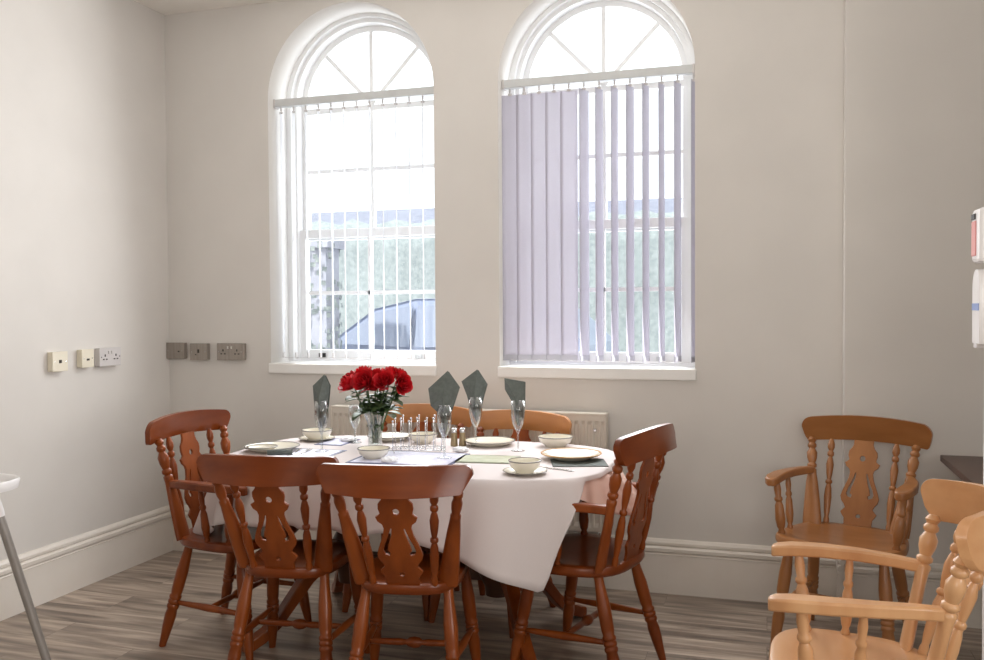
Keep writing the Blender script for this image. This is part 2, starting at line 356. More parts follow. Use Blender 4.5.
# ------------------------------------------------------------ vertical blinds
def blind(xc, label, angles, mat, slat_w=.089, y=4.455, zr=2.545):
    t = thing('vertical_blind', label, 'blind', (xc, y, zr), 0, None)
    bm = bmesh.new(); box(bm, -.478, .482, -.022, .022, -.012, .030); link('head_rail', bm, M['rail'], t, bevel=.003)
    for ex in (-.479, .4825):
        bm = bmesh.new(); box(bm, ex-.005, ex+.005, -.024, .024, -.016, .032); link('end_cap', bm, M['light_plastic'], t, bevel=.002)
    n = len(angles); x0 = -.448
    top = -.045; bot = 1.127 - zr
    for i, a in enumerate(angles):
        x = x0 + i*.0775; a = radians(a)
        ca, sa = cos(a), sin(a)
        bm = bmesh.new(); turn(bm, (x, 0, -.012), (x, 0, top+.002), [(0, .004), (.5, .006), (.7, .003), (1, .005)], 8)
        box(bm, x-.010, x+.010, -.002, .002, top-.004, top+.008); link('carrier', bm, M['light_plastic'], t)
        bm = bmesh.new(); k = 5; g = []
        for j in range(k):
            s = (j/(k-1)-.5)*slat_w; bow = .004*(1-(2*j/(k-1)-1)**2)
            px, py = x + s*ca - bow*sa, s*sa + bow*ca
            g.append([bm.verts.new((px, py, top)), bm.verts.new((px, py, bot+.03)), bm.verts.new((px, py, bot))])
        for j in range(k-1):
            for q in range(2): bm.faces.new((g[j][q], g[j+1][q], g[j+1][q+1], g[j][q+1]))
        sl = link('slat', bm, mat, t, smooth=True)
        sl.modifiers.new('thick', 'SOLIDIFY').thickness = .0006
        bm = bmesh.new(); vs = []
        for yy in (-.0025, .0025):
            for s, z in ((-.040, bot+.002), (.040, bot+.002), (.040, bot+.030), (-.040, bot+.030)):
                vs.append(bm.verts.new((x + s*ca - yy*sa, s*sa + yy*ca, z)))
        for f in ((0, 1, 2, 3), (4, 7, 6, 5), (0, 4, 5, 1), (1, 5, 6, 2), (2, 6, 7, 3), (3, 7, 4, 0)): bm.faces.new([vs[q] for q in f])
        link('bottom_weight', bm, M['light_plastic'] if mat is M['blind_white'] else M['weight'], sl)
    bm = bmesh.new()
    pts = []
    for i in range(n-1):
        for q in range(6):
            u = q/6; pts.append((x0+(i+u)*.0775, -.012, bot+.006-.006*sin(pi*u)))
    tube(bm, pts, .0012, 5); link('bead_chain', bm, M['light_plastic'], t)
    return t
blind(WX[0], 'white vertical blind turned open on the left arched window', [112, 112, 113, 112, 111, 113, 112, 110, 113, 111, 113, 112], M['blind_white'])
blind(WX[1], 'lavender vertical blind half closed over the right arched window', [3, 4, 5, 4, 6, 68, 74, 76, 72, 75, 77, 73, 78], M['blind'], y=4.455)

# ------------------------------------------------------------ radiator
t = thing('radiator', 'long cream panel radiator under the windows behind the table', 'radiator', (-1.495, WY-.002, .30))
bm = bmesh.new()
x0, x1, z0, z1 = -.74, .74, 0, .575
n = 45; xs = []
for i in range(n):
    a = x0 + (x1-x0)*i/n; ww = (x1-x0)/n
    xs += [(a, 0), (a+ww*.25, 0), (a+ww*.40, .009), (a+ww*.85, .009)]
xs.append((x1, 0))
rows = [(z0, 0), (z0+.02, 0), (z0+.04, 1), (z1-.05, 1), (z1-.03, 0), (z1, 0)]
g = [[bm.verts.new((x, -.095 - .0 + d*m, z)) for x, d in xs] for z, m in rows]
for a, b in zip(g, g[1:]):
    for i in range(len(xs)-1): bm.faces.new((a[i], a[i+1], b[i+1], b[i]))
link('front_panel', bm, M['radiator'], t)
bm = bmesh.new(); box(bm, x0, x1, -.040, -.030, z0, z1); link('rear_panel', bm, M['radiator'], t)
bm = bmesh.new(); box(bm, x0-.003, x1+.003, -.098, -.026, z1-.004, z1+.006)
link('top_grille', bm, M['radiator'], t, bevel=.002)
for x in (x0, x1):
    bm = bmesh.new(); box(bm, x-.004, x+.004, -.098, -.026, z0, z1+.003); link('side_panel', bm, M['radiator'], t, bevel=.002)
for x in (x0+.25, x1-.25):
    bm = bmesh.new(); box(bm, x-.02, x+.02, -.032, 0, z0+.1, z1-.1); link('bracket', bm, M['light_plastic'], t)
bm = bmesh.new(); turn(bm, (x1-.03, -.06, -.30), (x1-.03, -.06, 0.0), [(0, .008), (.6, .008), (.62, .016), (.9, .016), (1, .010)], 12); link('valve_pipe', bm, M['steel'], t, smooth=True, autos=40)
bm = bmesh.new(); turn(bm, (x1-.05, -.102, z1-.075), (x1-.05, -.085, z1-.075), [(0, .006), (1, .008)], 12); link('air_valve', bm, M['steel'], t)

# ------------------------------------------------------------ sockets on the walls
def plate(name, label, cat, wx, hz, mat, holes, loc, face, screws=True):
    rz = 0 if face == 'back' else pi/2
    t = thing(name, label, cat, loc, rz)
    bm = bmesh.new(); box(bm, -wx/2, wx/2, -.028, 0, -hz/2, hz/2); link('back_box', bm, mat, t, bevel=.003)
    bm = bmesh.new(); box(bm, -wx/2-.001, wx/2+.001, -.034, -.0275, -hz/2-.001, hz/2+.001); link('face_plate', bm, mat, t, bevel=.002)
    for (x, z, a, b) in holes:
        bm = bmesh.new(); box(bm, x-a, x+a, -.036, -.0335, z-b, z+b); link('hole', bm, M['hole'], t)
    if screws:
        for x in (-wx/2+.012, wx/2-.012):
            bm = bmesh.new(); turn(bm, (x, -.0335, 0), (x, -.0355, 0), [(0, .0035), (1, .003)], 10); link('screw', bm, M['steel'], t)
    return t
def outlet(dx): return [(dx, -.002+.010, .003, .006), (dx-.011, -.012, .005, .003), (dx+.011, -.012, .005, .003)]
plate('aerial_socket', 'cream square aerial socket, farthest from the corner on left wall', 'socket', .096, .094, M['cream_plastic'], [(0, 0, .008, .008)], (LX, 3.515, 1.152), 'left')
plate('telephone_socket', 'cream telephone socket between aerial socket and double socket on left wall', 'socket', .082, .090, M['cream_plastic'], [(.0, -.006, .009, .005)], (LX, 3.700, 1.157), 'left')
t = plate('double_socket', 'pale grey double power socket on the left wall near corner', 'socket', .158, .094, M['light_plastic'], outlet(-.040)+outlet(.040), (LX, 3.862, 1.157), 'left')
for x in (-.012, .012):
    bm = bmesh.new(); box(bm, x-.006, x+.006, -.039, -.034, .016, .032); link('switch', bm, M['light_plastic'], t, bevel=.001)
plate('corner_socket', 'brushed metal socket on back wall tight against the corner', 'socket', .118, .092, M['brushed'], [(.025, -.004, .005, .004)], (-3.262, WY, 1.165), 'back')
plate('aerial_socket', 'brushed metal single socket, middle of three on back wall', 'socket', .112, .094, M['brushed'], [(0, .004, .006, .010), (-.018, -.016, .004, .003)], (-3.105, WY, 1.160), 'back')
t = plate('double_socket', 'brushed metal double power socket on back wall left of the window', 'socket', .170, .094, M['brushed'], outlet(-.045)+outlet(.045), (-2.897, WY, 1.162), 'back')
for x in (-.012, .012):
    bm = bmesh.new(); box(bm, x-.006, x+.006, -.039, -.034, .016, .032); link('switch', bm, M['steel'], t, bevel=.001)

# ------------------------------------------------------------ dispensers on the wall end
t = thing('paper_towel_dispenser', 'white wall dispenser with red label above the soap dispenser', 'dispenser', (.603, 2.84, 1.60))
bm = bmesh.new(); box(bm, -.038, 0, -.045, .045, -.080, .075); link('body', bm, M['white_plastic'], t, bevel=.012)
bm = bmesh.new(); box(bm, -.041, -.037, -.020, .032, -.060, .040); link('label_panel', bm, M['red'], t, bevel=.002)
bm = bmesh.new(); box(bm, -.042, -.038, -.010, .030, .044, .060); link('lock', bm, M['black'], t)
t = thing('soap_dispenser', 'white domed soap dispenser with blue band at right edge', 'dispenser', (.603, 2.84, 1.405))
lp = [(-.045, -.115), (.045, -.115)] + [(.045*cos(pi*i/16), .045+.052*sin(pi*i/16)) for i in range(17)]
bm = flat_mesh([lp], .017)
for v in bm.verts: v.co = Vector((-.0175 - v.co.z, v.co.x, v.co.y))
link('body', bm, M['white_plastic'], t, bevel=.008)
bm = bmesh.new(); box(bm, -.0362, -.033, -.042, .042, -.020, .000); link('label_band', bm, M['blue'], t)
bm = bmesh.new(); box(bm, -.036, -.008, -.020, .020, -.128, -.112); link('push_lever', bm, M['light_plastic'], t, bevel=.003)

# ------------------------------------------------------------ chairs
def seat_bm(rw, fw, rd, fd, z, th=.038):
    """saddle seat: rear half width, front half width, rear and front depth"""
    bm = bmesh.new(); n = 48; rings = []
    def outline(a, s):
        e = 3.2; c, q = cos(a), sin(a)
        r = (abs(c)**e + abs(q)**e)**(-1/e)
        u, v = r*c, r*q
        y = (v*fd if v > 0 else v*rd)
        yy = (y+rd)/(fd+rd); w = rw + (fw-rw)*min(1, yy*1.25)
        return u*w*s, y*s
    spec = [(.0, z-.012), (.45, z-.010), (.80, z-.004), (.94, z), (.985, z-.004), (1.0, z-.012), (1.0, z-th+.010), (.97, z-th), (.0, z-th)]
    for s, zz in spec:
        if s == 0: rings.append([bm.verts.new((0, 0, zz))])
        else: rings.append([bm.verts.new((*outline(2*pi*i/n, s), zz)) for i in range(n)])
    for a, b in zip(rings, rings[1:]):
        for i in range(n):
            j = (i+1) % n
            if len(a) == 1: bm.faces.new((a[0], b[j], b[i]))
            elif len(b) == 1: bm.faces.new((a[i], a[j], b[0]))
            else: bm.faces.new((a[i], a[j], b[j], b[i]))
    return bm
LEG = [(0, .017), (.06, .016), (.10, .0165), (.28, .0225), (.46, .0215), (.50, .0185), (.515, .0225), (.535, .0225), (.545, .0195), (.56, .0225), (.58, .0225), (.59, .0195), (.605, .0225), (.625, .0225), (.64, .0185), (.70, .0215), (.80, .0195), (1, .0125)]
STR = [(0, .009), (.15, .011), (.5, .0155), (.85, .011), (1, .009)]
SPIN = [(0, .009), (.03, .0125), (.07, .0125), (.10, .0095), (.16, .013), (.32, .0165), (.42, .0135), (.47, .009), (.485, .0145), (.51, .0145), (.525, .009), (.60, .0135), (.70, .0165), (.76, .012), (.79, .008), (.81, .0145), (.84, .0145), (.86, .009), (.90, .0155), (.94, .0155), (1, .008)]
POST = [(0, .015, .040), (.08, .0155, .040), (.28, .0155, .034), (.48, .015, .026), (.57, .0165, .020), (.60, .019, .019), (.625, .019, .019), (.64, .013, .013), (.66, .020, .020), (.685, .020, .020), (.70, .014, .014), (.76, .021, .021), (.82, .0225, .0225), (.87, .013, .013), (.89, .019, .019), (.915, .019, .019), (.935, .013, .013), (.965, .019, .019), (1, .011, .011)]
POST_SIDE = [(0, .017, .036), (.08, .0175, .036), (.30, .0175, .031), (.55, .0165, .024), (.68, .016, .019), (.71, .0185, .0185), (.735, .0185, .0185), (.75, .014, .014), (.80, .018, .018), (.86, .019, .019), (.91, .014, .014), (.93, .018, .018), (.95, .018, .018), (1, .012, .012)]
SPL = [(0, .070), (.04, .066), (.10, .068), (.13, .078), (.165, .086), (.185, .078), (.215, .066), (.25, .072), (.29, .086), (.34, .092), (.40, .085), (.48, .072), (.55, .060), (.62, .055), (.66, .060), (.69, .076), (.735, .084), (.745, .074), (.77, .064), (.82, .070), (.87, .068), (.91, .054), (.95, .047), (1, .047)]
def splat_loops(H, k=1.0):
    out = [(w*k, v*H) for v, w in SPL] + [(-w*k, v*H) for v, w in reversed(SPL)]
    hole = [(.0115*cos(2*pi*i/12), .79*H + .0125*sin(2*pi*i/12)) for i in range(12)]
    slots = []
    for s in (-1, 1):
        mid = [(.62, .026), (.56, .032), (.50, .040), (.44, .051), (.38, .057), (.345, .052), (.33, .040)]
        wd = [.002, .005, .006, .0075, .0085, .007, .002]
        A = []; B = []
        for (v, x), h in zip(mid, wd):
            A.append((s*(x+h)*k, v*H)); B.append((s*(x-h)*k, v*H + (.012 if v < .36 else 0)))
        lp = A + B[::-1]
        slots.append(lp)
    low = [(.010*cos(2*pi*i/10), .13*H + .008*sin(2*pi*i/10)) for i in range(10)]
    return [out, hole] + slots + [low]
def crest_bm(w, h, bow, style, arc=0.0, th=.024, lean=.16):
    """bent top rail, centred at the origin of its top middle; style trapezoid ('side') or eared ('arm')"""
    bm = bmesh.new(); n = 44; cols = []
    for i in range(n+1):
        u = sin(pi/2*(-1 + 2*i/n))
        a = abs(u)
        if style == 'side':
            q = max(0, (a-.90)/.10); zt = -.006*a*a - .030*(1-sqrt(max(0, 1-q*q))); zb = -h + .004*a*a
            xt = u*w; xb = u*w*.86
        else:
            q = max(0, (a-.86)/.14); rr = 1-sqrt(max(0, 1-q*q)); zt = arc*(1-a*a) - arc - h*.36*rr
            zb = -h + arc*(1-a*a)*.7 - arc*.6 + h*.30*max(0, (a-.93)/.07)**2
            xt = u*w; xb = u*w*.975
        col = []
        for (k, fr) in ((0, 0), (1, .0), (1, .25), (1, .5), (1, .75), (1, 1), (0, 1), (0, .75), (0, .5), (0, .25)):
            z = zt + (zb-zt)*fr; x = xt + (xb-xt)*fr
            y = -bow*(1-a*a) + (th/2 if k == 0 else -th/2) + (zt-z)*lean*.0
            # lean: top further back (-y)
            y += -z*-lean - 0
            col.append(bm.verts.new((x, y, z)))
        cols.append(col)
    m = len(cols[0])
    for a, b in zip(cols, cols[1:]):
        for i in range(m): bm.faces.new((a[i], a[(i+1) % m], b[(i+1) % m], b[i]))
    bm.faces.new(cols[0][::-1]); bm.faces.new(cols[-1])
    return bm
def make_chair(name, label, style, arms, zc, mat, crest_mat=None, loc=(0, 0, 0), rz=0, group=None, back=.17, cw=None, sz=.455, hc=.100, pk=1.0, bow=.045):
    """facing +y; origin at the seat centre on the floor"""
    t = thing(name, label, 'chair', loc, rz, group)
    k = 1.09 if arms else 1.0
    rw, fw = (.195*k, .240*k) if arms else (.178, .190)
    cw = cw or (.270 if arms else .262)
    rail = {'reddish_varnished_pine': M['wood_rail'], 'tan_varnished_pine': M['tan_rail'], 'brown_varnished_pine': M['mid_rail']}[mat.name]
    crest_mat = crest_mat or rail
    link('seat', seat_bm(rw, fw, .205, .215, sz), rail, t, smooth=True, autos=35)
    for sx in (-1, 1):
        for tp, ft in (((.145*k, -.125), (.190*k, -.235)), ((.165*k, .135), (.205*k, .205))):
            bm = bmesh.new(); turn(bm, (sx*tp[0], tp[1], sz-.030), (sx*ft[0], ft[1], 0), [(q[0], q[1]*1.12) for q in LEG], 16); link('leg', bm, mat, t, smooth=True, autos=50)
    def legp(sx, rear, z):
        tp, ft = ((.145*k, -.125), (.190*k, -.235)) if rear else ((.165*k, .135), (.205*k, .205))
        f = 1 - z/(sz-.03); return Vector((sx*(tp[0]+(ft[0]-tp[0])*f), tp[1]+(ft[1]-tp[1])*f, z))
    for sx in (-1, 1):
        bm = bmesh.new(); turn(bm, legp(sx, True, .185), legp(sx, False, .175), STR, 12); link('stretcher', bm, mat, t, smooth=True)
    a = (legp(-1, True, .185)+legp(-1, False, .175))/2; b = (legp(1, True, .185)+legp(1, False, .175))/2
    bm = bmesh.new(); turn(bm, a, b, [(0, .009), (.1, .011), (.35, .013), (.42, .010), (.45, .018), (.5, .021), (.55, .018), (.58, .010), (.65, .013), (.9, .011), (1, .009)], 12); link('stretcher', bm, mat, t, smooth=True)
    # back
    yb = -.165; zt = zc - hc
    lean = back/(zc-sz)
    def crest_pt(x, z):   # centre line of the crest at height z
        u = x/cw; return Vector((x, yb - lean*(z-sz) - bow*(1-u*u)+bow*.55, z))
    cb = crest_bm(cw, hc, bow, style, arc=.020, lean=lean)
    for v in cb.verts: v.co += Vector((0, yb - lean*(zc-sz) + bow*.55, zc))
    # the lean term above runs with z, so re-seat it on the crest line
    link('crest_rail', cb, crest_mat, t, smooth=True, bevel=.006, autos=50)
    xp_b, xp_t = rw*.83, cw*.80
    for sx in (-1, 1):
        bm = bmesh.new(); P1 = crest_pt(sx*xp_t, zt+.012)
        turn(bm, (sx*xp_b, yb+.022, sz-.012), P1, [(q[0], q[1]*pk, q[2]*pk) for q in (POST if style == 'arm' else POST_SIDE)], 14, xdir=(0, 1, 0))
        link('back_post', bm, mat, t, smooth=True, autos=50)
        bm = bmesh.new(); P1 = crest_pt(sx*cw*.50, zt+.008)
        turn(bm, (sx*rw*.60, yb-.012, sz-.012), P1, SPIN, 12)
        link('back_spindle', bm, mat, t, smooth=True, autos=50)
    P0 = Vector((0, yb-.022, sz-.010)); P1 = crest_pt(0, zt+.010)
    d = P1-P0; H = d.length; d.normalize()
    bm = flat_mesh(splat_loops(H, .86), .0055)
    nrm = Vector((1, 0, 0)).cross(d)
    for v in bm.verts: v.co = P0 + Vector((1, 0, 0))*v.co.x + d*v.co.y + nrm*v.co.z
    link('back_splat', bm, mat, t, bevel=.0015)
    if arms:
        for sx in (-1, 1):
            za = sz+.215
            # rear of the arm meets the back post
            f = (za-sz)/(zt+.012-sz); Pp = Vector((sx*xp_b, yb+.022, sz)).lerp(crest_pt(sx*xp_t, zt+.012), f)
            path = [(Pp.x, Pp.y+.004, .016), (Pp.x+sx*.020, Pp.y+.07, .019), (Pp.x+sx*.042, Pp.y+.16, .024), (Pp.x+sx*.054, Pp.y+.26, .029), (Pp.x+sx*.052, Pp.y+.345, .031), (Pp.x+sx*.048, Pp.y+.385, .026), (Pp.x+sx*.046, Pp.y+.402, .012)]
            bm = bmesh.new(); cols = []
            for i, (x, y, hw) in enumerate(path):
                zz = za + .010*sin(pi*i/6)
                cols.append([bm.verts.new((x-hw, y, zz-.016)), bm.verts.new((x+hw, y, zz-.016)), bm.verts.new((x+hw, y, zz+.016)), bm.verts.new((x-hw, y, zz+.016))])
            for a_, b_ in zip(cols, cols[1:]):
                for i in range(4): bm.faces.new((a_[i], a_[(i+1) % 4], b_[(i+1) % 4], b_[i]))
            bm.faces.new(cols[0][::-1]); bm.faces.new(cols[-1])
            link('armrest', bm, mat, t, smooth=True, bevel=.006, autos=40)
            for (yo, r, ys) in ((.325, 1.25, .115), (.185, 1.0, .010)):
                bm = bmesh.new()
                turn(bm, (sx*(rw*.5+fw*.5)*.93, ys, sz-.012), (Pp.x+sx*.046, Pp.y+yo, za-.004), [(0, .009*r), (.06, .013*r), (.12, .009*r), (.16, .013*r), (.3, .017*r), (.55, .014*r), (.62, .0095*r), (.65, .0135*r), (.69, .0135*r), (.72, .0095*r), (.85, .012*r), (1, .009*r)], 12)
                link('arm_support', bm, mat, t, smooth=True, autos=50)
    return t
W = M['wood']
make_chair('dining_chair', 'reddish pine side chair, back to viewer, before the middle of table', 'side', False, .893, W, loc=(-1.232, 3.00, 0), rz=.19, group='chairs around the table', bow=.06)
make_chair('dining_chair', 'reddish pine side chair, back to viewer, nearest the table left end', 'side', False, .890, W, loc=(-1.730, 3.05, 0), rz=.14, group='chairs around the table', bow=.055, back=.15)
make_chair('carver_chair', 'reddish pine armchair at the left end of the table', 'arm', True, .955, W, loc=(-2.165, 3.30, 0), rz=-pi/2-.04, group='chairs around the table', sz=.465, back=.09)
make_chair('carver_chair', 'reddish pine armchair at the right end of the table', 'arm', True, .955, W, loc=(-.675, 3.40, 0), rz=pi/2-.26, group='chairs around the table', back=.10)
make_chair('dining_chair', 'honey pine chair behind the flower vase, back to the radiator', 'arm', False, .915, W, M['wood_crest'], loc=(-1.66, 3.90, 0), rz=pi, group='chairs around the table', back=.13)
make_chair('dining_chair', 'honey pine chair at far side of table right of another', 'arm', False, .905, W, M['wood_crest'], loc=(-1.19, 3.84, 0), rz=pi-.20, group='chairs around the table', back=.13)
make_chair('carver_chair', 'brown pine armchair standing alone against the back wall', 'arm', True, .915, M['wood_mid'], loc=(.305, 3.90, 0), rz=pi-.34, back=.15, sz=.46, hc=.115)
make_chair('carver_chair', 'light tan pine armchair in right foreground, seat lit from the window', 'arm', True, .93, M['wood_tan'], loc=(.220, 2.50, 0), rz=pi/2-.02, back=.11, sz=.46, cw=.275, hc=.125, pk=1.08, bow=.155)

# ------------------------------------------------------------ dining table
TX, TY, TZ = -1.42, 3.545, .77
HX, HY, EX = .82, .475, 3.6
def sup(a, s=0.0):
    c, q = cos(a), sin(a); r = (abs(c)**EX + abs(q)**EX)**(-1/EX)
    return Vector(((HX+s)*r*c, (HY+s)*r*q))
t = thing('dining_table', 'dark wooden pedestal dining table under the white cloth', 'table', (TX, TY, 0))
bm = bmesh.new(); n = 96
top = [bm.verts.new((*sup(2*pi*i/n), TZ-.006)) for i in range(n)]; bot = [bm.verts.new((*sup(2*pi*i/n), TZ-.034)) for i in range(n)]
for i in range(n): bm.faces.new((top[i], top[(i+1) % n], bot[(i+1) % n], bot[i]))
bm.faces.new(top); bm.faces.new(bot[::-1]); link('tabletop', bm, M['darkwood'], t, bevel=.004)
bm = bmesh.new(); r1 = [(sup(2*pi*i/n, -.09), z) for z in (TZ-.036, TZ-.13) for i in range(n)]
vs = [bm.verts.new((p.x, p.y, z)) for p, z in r1]; r2 = [bm.verts.new((p.x*.97, p.y*.95, z)) for p, z in r1]
for i in range(n):
    j = (i+1) % n
    bm.faces.new((vs[i], vs[j], vs[n+j], vs[n+i])); bm.faces.new((r2[i], r2[j], r2[n+j], r2[n+i])); bm.faces.new((vs[n+i], vs[n+j], r2[n+j], r2[n+i]))
link('apron', bm, M['darkwood'], t)
for sx in (-1, 1):
    bm = bmesh.new()
    lathe(bm, [(0, .20), (.05, .20), (.055, .24), (.085, .30), (.09, .36), (.06, .42), (.045, .46), (.06, .50), (.06, .52), (.04, .54), (.04, .60), (.07, .64), (.10, .655), (.10, .735), (0, .735)], 24, (sx*.34, 0, 0))
    link('pedestal', bm, M['darkwood'], t, smooth=True, autos=45)
    for sy in (-1, 1):
        bm = bmesh.new(); cols = []
        dx, dy = sx*.30, sy*.44; L = sqrt(dx*dx+dy*dy); dx /= L; dy /= L
        path = [(.03, .36, .065), (.10, .345, .060), (.19, .28, .052), (.27, .19, .046), (.34, .11, .040), (.41, .055, .034), (.47, .030, .030), (.50, .026, .026)]
        for i, (d, z, h) in enumerate(path):
            c = Vector((sx*.34+dx*d, dy*d, z)); px, py = -dy*.026, dx*.026
            cols.append([bm.verts.new(c+Vector((px, py, -h*(.9 if i < 6 else 1) if z-h > 0 else -z))), bm.verts.new(c+Vector((-px, -py, -h*(.9 if i < 6 else 1) if z-h > 0 else -z))), bm.verts.new(c+Vector((-px, -py, h*.7))), bm.verts.new(c+Vector((px, py, h*.7)))])
        for a_, b_ in zip(cols, cols[1:]):
            for i in range(4): bm.faces.new((a_[i], a_[(i+1) % 4], b_[(i+1) % 4], b_[i]))
        bm.faces.new(cols[0][::-1]); bm.faces.new(cols[-1]); link('foot', bm, W, t, bevel=.006)
bm = bmesh.new(); box(bm, -.32, .32, -.03, .03, .26, .33); link('cross_rail', bm, M['darkwood'], t, bevel=.005)

# ------------------------------------------------------------ tablecloths
def gauss(a, c, s):
    d = (a-c+pi) % (2*pi)-pi; return math.exp(-(d/s)**2)
def cloth(name, drop, flare, z, off, mat, label, folds=.012, nf=26):
    bm = bmesh.new(); n = 288; rings = []
    for s in (.0, .35, .7, .92, .985): rings.append([(sup(2*pi*i/n)*s, z) for i in range(n)])
    res = []
    K = 12
    for k in range(K+1):
        rg = []
        for i in range(n):
            a = 2*pi*i/n; e = sup(a, off); nn = (sup(a+.01)-sup(a-.01)); nn = Vector((nn.y, -nn.x)).normalized()
            D = drop(a); f = k/K
            dz = D*f
            rnd = .010*(1-math.exp(-dz/.012))
            fl = flare(a)*f*D
            fold = folds*min(1, D/.15)*f**.7*(sin(nf*a+1.7*sin(3*a)) + .6*sin(nf*.53*a+2))
            p = e + nn*(rnd + fl + fold*1.0)
            zz = z - dz - .0*(1-f)
            rg.append((p, zz))
        rings.append(rg)
    vr = []
    for ri, rg in enumerate(rings):
        if ri == 0: vr.append([bm.verts.new((0, 0, z))])
        else: vr.append([bm.verts.new((p.x, p.y, zz)) for p, zz in rg])
    for a_, b_ in zip(vr, vr[1:]):
        for i in range(n):
            j = (i+1) % n
            if len(a_) == 1: bm.faces.new((a_[0], b_[i], b_[j]))
            else: bm.faces.new((a_[i], b_[i], b_[j], a_[j]))
    o = link(name, bm, mat, smooth=True); o.location = (TX, TY, 0)
    sd = o.modifiers.new('thick', 'SOLIDIFY'); sd.thickness = .0016; sd.offset = 1
    return tag(o, label, 'tablecloth')
def dropw(a):
    a = (a+pi) % (2*pi)-pi
    d = .215 - .06*gauss(a, pi/2, .8) + .13*gauss(a, -2.62, .22)
    if -1.42 < a <= -.86: d += .175*((a+1.42)/.56)**1.2
    elif a > -.86: d += .175*max(0, 1-(a+.86)/.16)
    if a > -.84:
        k = min(1, (a+.84)/.22)
        if a > .55: k = max(0, 1-(a-.55)/.3)
        d = d*(1-k) + .014*k
    return d
def flw(a): return .16 + .10*gauss(a, -.86, .25) + .15*gauss(a, -2.6, .3)
cloth('tablecloth', dropw, flw, TZ+.0015, .003, M['cloth'], 'white tablecloth with a long corner hanging over the table front right', .026, 23)
def dropp(a):
    return .006 + .16*gauss(a, -.26, .42) + .03*gauss(a, .25, .2)
def flp(a): return .2 + .7*gauss(a, -.05, .3)
cloth('under_cloth', dropp, flp, TZ-.0030, -.006, M['pink'], 'pale pink cloth hanging out beneath the white one at right end', .012, 34)
TS = TZ+.0035   # surface of the cloth

# ------------------------------------------------------------ tableware
def bowl(loc, r, h, label, saucer=None, sname='saucer', slabel=None, rim='china_rim'):
    z = TS
    if saucer:
        s = thing('saucer', slabel, 'saucer', (loc[0], loc[1], z), 0, 'saucers on the table')
        bm = bmesh.new(); lathe(bm, [(0, .0), (saucer*.55, .0), (saucer*.62, .003), (saucer, .012), (saucer, .0145), (saucer*.62, .007), (saucer*.5, .005), (0, .005)], 40); link('dish', bm, M['china'], s, smooth=True, autos=50)
        bm = bmesh.new(); lathe(bm, [(saucer-.003, .0145), (saucer+.0012, .0135), (saucer+.0012, .012), (saucer-.003, .012), (saucer-.003, .0145)], 40); link('rim_band', bm, M[rim], s, smooth=True)
        z += .0055
    t = thing('bowl', label, 'bowl', (loc[0], loc[1], z), 0, 'cream bowls on the table')
    bm = bmesh.new(); lathe(bm, [(0, .003), (r*.50, .003), (r*.50, 0), (r*.56, 0), (r*.60, .006), (r*.86, h*.45), (r*.97, h*.85), (r, h), (r-.004, h), (r*.92, h*.80), (r*.78, h*.40), (r*.5, .010), (0, .008)], 40); link('body', bm, M['china'], t, smooth=True, autos=55)
    bm = bmesh.new(); lathe(bm, [(r-.0045, h+.0006), (r+.0008, h+.0006), (r+.0006, h-.003), (r-.0045, h-.001), (r-.0045, h+.0006)], 40); link('rim_band', bm, M[rim], t, smooth=True)
    return t
def plate_(loc, r, label, rim='china_rim', dz=0, name='plate'):
    t = thing(name, label, 'plate', (loc[0], loc[1], TS+dz), 0, 'cream plates on the table')
    bm = bmesh.new(); lathe(bm, [(0, 0), (r*.62, 0), (r*.66, .004), (r*.97, .018), (r, .0215), (r*.995, .0235), (r*.70, .010), (r*.64, .006), (0, .006)], 48); link('dish', bm, M['china'], t, smooth=True, autos=50)
    bm = bmesh.new(); lathe(bm, [(r-.006, .0232), (r+.0008, .0240), (r+.0010, .0205), (r-.004, .0180), (r-.006, .0232)], 48); link('rim_band', bm, M[rim], t, smooth=True)
    return t
bowl((-.875, 3.235), .062, .046, 'cream bowl on saucer at the table front right, nearest the viewer', .083, slabel='grey-rimmed saucer under the nearest bowl at front right', )
bowl((-1.575, 3.40), .068, .044, 'cream bowl in front of the rose vase')
bowl((-2.055, 3.80), .072, .046, 'cream bowl on saucer behind the left napkin glass', .085, slabel='saucer under the bowl behind the left napkin glass')
bowl((-.915, 3.915), .080, .046, 'cream bowl at far right edge of the table')
bowl((-1.535, 3.86), .068, .044, 'cream bowl seen through the wire rack')
plate_((-.775, 3.60), .125, 'large cream plate with ochre rim at the table right end', 'gold_rim')
plate_((-1.215, 3.875), .118, 'cream plate between the two tall napkin glasses at far side')
plate_((-2.10, 3.47), .122, 'large cream plate at the left end of table')
plate_((-1.72, 3.905), .110, 'cream plate behind the rose vase')
t = bowl((-2.125, 3.43), .066, .018, 'shallow cream dish resting in the plate at the left end'); t.location.z = TS+.0065

def placemat(loc, rz, wx, wy, label, m1, m2, grp='place mats on the table', name='place_mat', z=0.0):
    t = thing(name, label, 'mat', (loc[0], loc[1], TS+z), rz, grp)
    bm = bmesh.new(); box(bm, -wx/2, wx/2, -wy/2, wy/2, 0, .0022); link('border', bm, m2, t, bevel=.0006)
    bm = bmesh.new(); box(bm, -wx/2+.016, wx/2-.016, -wy/2+.016, wy/2-.016, .0020, .0030); link('field', bm, m1, t)
    return t
placemat((-1.43, 3.44), .05, .44, .32, 'lavender place mat behind the middle chair backs', M['mat'], M['mat_edge'])
placemat((-1.90, 3.40), .03, .26, .30, 'lavender place mat at left beside the large plate', M['mat'], M['mat_edge'])
placemat((-1.93, 3.77), .0, .14, .20, 'lavender place mat at far left beside bowl', M['mat'], M['mat_edge'])
placemat((-1.105, 3.50), .12, .25, .19, 'pale green bordered card mat at the table right half', M['green_mat'], M['card_edge'], name='table_card')
